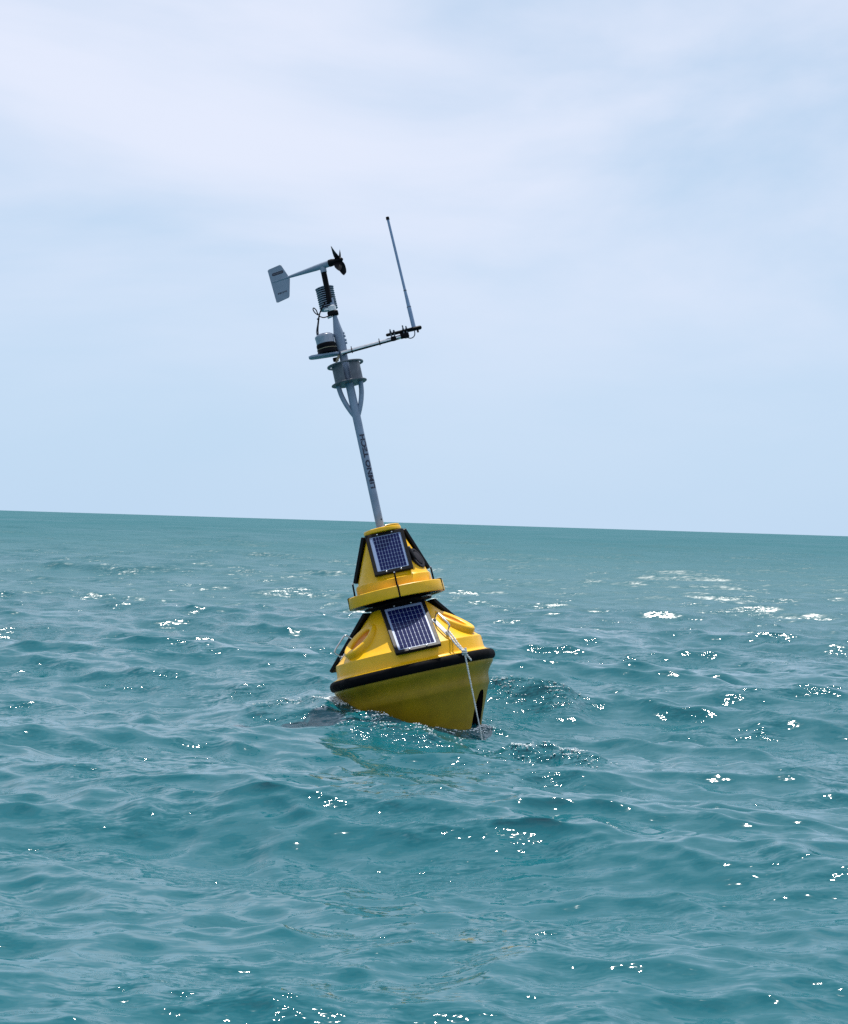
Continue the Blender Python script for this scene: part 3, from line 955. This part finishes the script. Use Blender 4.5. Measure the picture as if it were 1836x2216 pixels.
# sensor cables by the shield
MB().tube(spline([ml(-0.049, -0.022, 2.251), ml(-0.075, -0.03, 2.217), ml(-0.098, -0.03, 2.183), ml(-0.113, -0.03, 2.14), ml(-0.126, -0.03, 2.096), ml(-0.131, -0.03, 2.060)], 6), 0.0042, 8).build('sensor_cable', M_DARK, buoy, 50)
MB().tube(spline([ml(-0.104, -0.027, 2.175), ml(-0.120, -0.03, 2.13), ml(-0.135, -0.03, 2.09), ml(-0.137, -0.03, 2.060)], 6), 0.0034, 8).build('sensor_cable', M_GREY2, buoy, 50)
MB().tube(spline([ml(*p) for p in [(-0.107, -0.034, 2.182), (-0.121, -0.034, 2.199), (-0.128, -0.034, 2.219), (-0.122, -0.034, 2.228), (-0.111, -0.034, 2.213), (-0.106, -0.034, 2.190), (-0.097, -0.034, 2.172), (-0.076, -0.03, 2.161), (-0.046, -0.02, 2.166)]], 6), 0.0034, 8).build('sensor_cable', M_DARK, buoy, 50)
MB().box(ml(-0.110, -0.030, 2.160), (0.016, 0.012, 0.007), None, 0.001).build('cable_tie', M_DARK, buoy, 40)

# ---------------------------------------------------------------- mooring rope on the front-right handle
rope = bpy.data.objects.new('mooring_rope', None)
col.objects.link(rope)
rope.matrix_world = B_M
rope['label'] = 'thin white rope knotted to a steel handle of the yellow buoy, hanging into the water'
rope['category'] = 'rope'
def twisted(pts, r, turns_per_m, name, parent):
    """two-strand laid rope"""
    P = spline(pts, 14)
    mb = MB()
    Ls = [0]
    for i in range(1, len(P)):
        Ls.append(Ls[-1] + (P[i] - P[i - 1]).length)
    for ph in (0, math.pi):
        Q = []
        for i, p in enumerate(P):
            d = (P[min(i + 1, len(P) - 1)] - P[max(i - 1, 0)]).normalized()
            e1 = d.cross(Vector((0.3, 1, 0.2))).normalized()
            e2 = d.cross(e1)
            u = ph + Ls[i] * turns_per_m * 2 * math.pi
            Q.append(p + (e1 * math.cos(u) + e2 * math.sin(u)) * r * 0.55)
        mb.tube(Q, r * 0.62, 7)
    return mb.build(name, M_ROPE, parent, 60)
KA = rad(39.2)
KE = rad(37.4)
knot_p = loc(KA, 0.506, 0.047)
e0 = h_fb + h_nr * 0.050
tA = az_t(KA)
for s_ in (-1, 1):
    twisted([h_fb + h_nr * 0.016 + tA * 0.008 * s_, loc(KE, 0.450, 0.140) + tA * 0.010 * s_, loc(KE, 0.476, 0.100) + tA * 0.0085 * s_, knot_p + tA * 0.005 * s_], 0.0056, 26, 'loop_strand', rope)
kb = MB()
kp = []
for i in range(60):
    u = i / 59 * 2 * math.pi * 2.6
    kp.append(knot_p + az_d(KA) * (0.004 + 0.011 * math.cos(u)) + az_t(KA) * 0.012 * math.sin(u) + Vector((0, 0, 0.014 - 0.030 * i / 59)))
kb.tube(kp, 0.0060, 8).build('knot', M_ROPE, rope, 60)
twisted([knot_p + az_d(KA) * 0.008, loc(KA + rad(1.0), 0.518, 0.02), loc(KA + rad(3.2), 0.520, -0.012)], 0.0048, 34, 'rope_tail', rope)
end = loc(KA, 0.49, -0.62)
twisted([knot_p + az_d(KA) * 0.006, loc(KA, 0.510, 0.0), loc(KA, 0.506, -0.10), loc(KA, 0.502, -0.26), loc(KA, 0.497, -0.45), end], 0.0052, 34, 'hanging_line', rope)

# ---------------------------------------------------------------- froth where the water laps the hull, and bubbles as sun glints
def froth():
    rng = random.Random(5)
    inv = np.array(B_M.inverted())
    L4 = np.c_[WATER_NEAR, np.ones(len(WATER_NEAR))] @ inv.T
    zp = np.array([p[1] for p in hull_prof[1:-1]])
    rp = np.array([p[0] for p in hull_prof[1:-1]])
    lx, ly, lz = L4[:, 0] - AX, L4[:, 1], L4[:, 2]
    rr = np.hypot(lx, ly)
    az = np.degrees(np.arctan2(lx, -ly))
    d = rr - np.interp(lz, zp, rp)
    d = np.where(lz > -0.03, rr - 0.502, d)
    w = np.zeros(len(rr))
    for a0, sp, k_, dd in ((62, 10, 1.0, 0.05), (-84, 14, 1.0, 0.07), (20, 22, 0.35, 0.03), (-40, 22, 0.35, 0.03), (85, 12, 0.7, 0.06)):
        w = np.maximum(w, k_ * np.exp(-((az - a0) / sp) ** 2) * np.exp(-(d / dd) ** 2))
    w = np.where((d > 0.002) & (d < 0.14), w, 0)
    idx = np.nonzero(w > 0.04)[0]
    if len(idx) == 0:
        return
    ico = bmesh.new()
    bmesh.ops.create_icosphere(ico, subdivisions=1, radius=1.0)
    iv = np.array([v.co[:] for v in ico.verts])
    fi = [[v.index for v in f.verts] for f in ico.faces]
    ico.free()
    vs, fs = [], []
    pr = w[idx] / w[idx].sum()
    pick = np.random.default_rng(3).choice(idx, 900, p=pr)
    for i in pick:
        p = WATER_NEAR[i] + np.array([rng.uniform(-.012, .012), rng.uniform(-.02, .02), 0.0])
        r = 0.0022 + 0.0042 * rng.random() ** 2
        b = len(vs)
        vs.extend((p + iv * r * np.array([1.2, 1.2, 0.7])).tolist())
        fs.extend([[q + b for q in f] for f in fi])
    # sun glints on the little crests, put in as pale bubbles
    Pw, ew = WATER_GLINT
    pw = np.clip(ew, 0, 1) ** 3
    clump = np.clip(np.sin(Pw[:, 0] * 17 + 2 * np.sin(Pw[:, 1] * 9)) * np.sin(Pw[:, 1] * 23 + Pw[:, 0] * 11) + 0.1, 0, 1)
    pw = pw * (clump ** 1.5 + 0.02)
    for i in np.random.default_rng(8).choice(len(Pw), 1500, p=pw / pw.sum()):
        p = Pw[i] + np.array([rng.gauss(0, .012), rng.gauss(0, .018), 0.0])
        r = 0.0018 + 0.0036 * rng.random() ** 2
        b = len(vs)
        vs.extend((p + iv * r * np.array([1.5, 1.3, 0.6])).tolist())
        fs.extend([[q + b for q in f] for f in fi])
    me = bpy.data.meshes.new('foam')
    me.from_pydata(vs, [], fs)
    fm = mat('froth_and_glints', (0.75, 0.80, 0.80), rough=0.25, spec=0.5)
    o = link_mesh('foam', me, fm, None, 180)
    o['kind'] = 'stuff'
    o['label'] = 'white froth bubbles lapping the hull of the yellow buoy, and pale bubbles standing in for sun glints'
    o['category'] = 'foam'
froth()
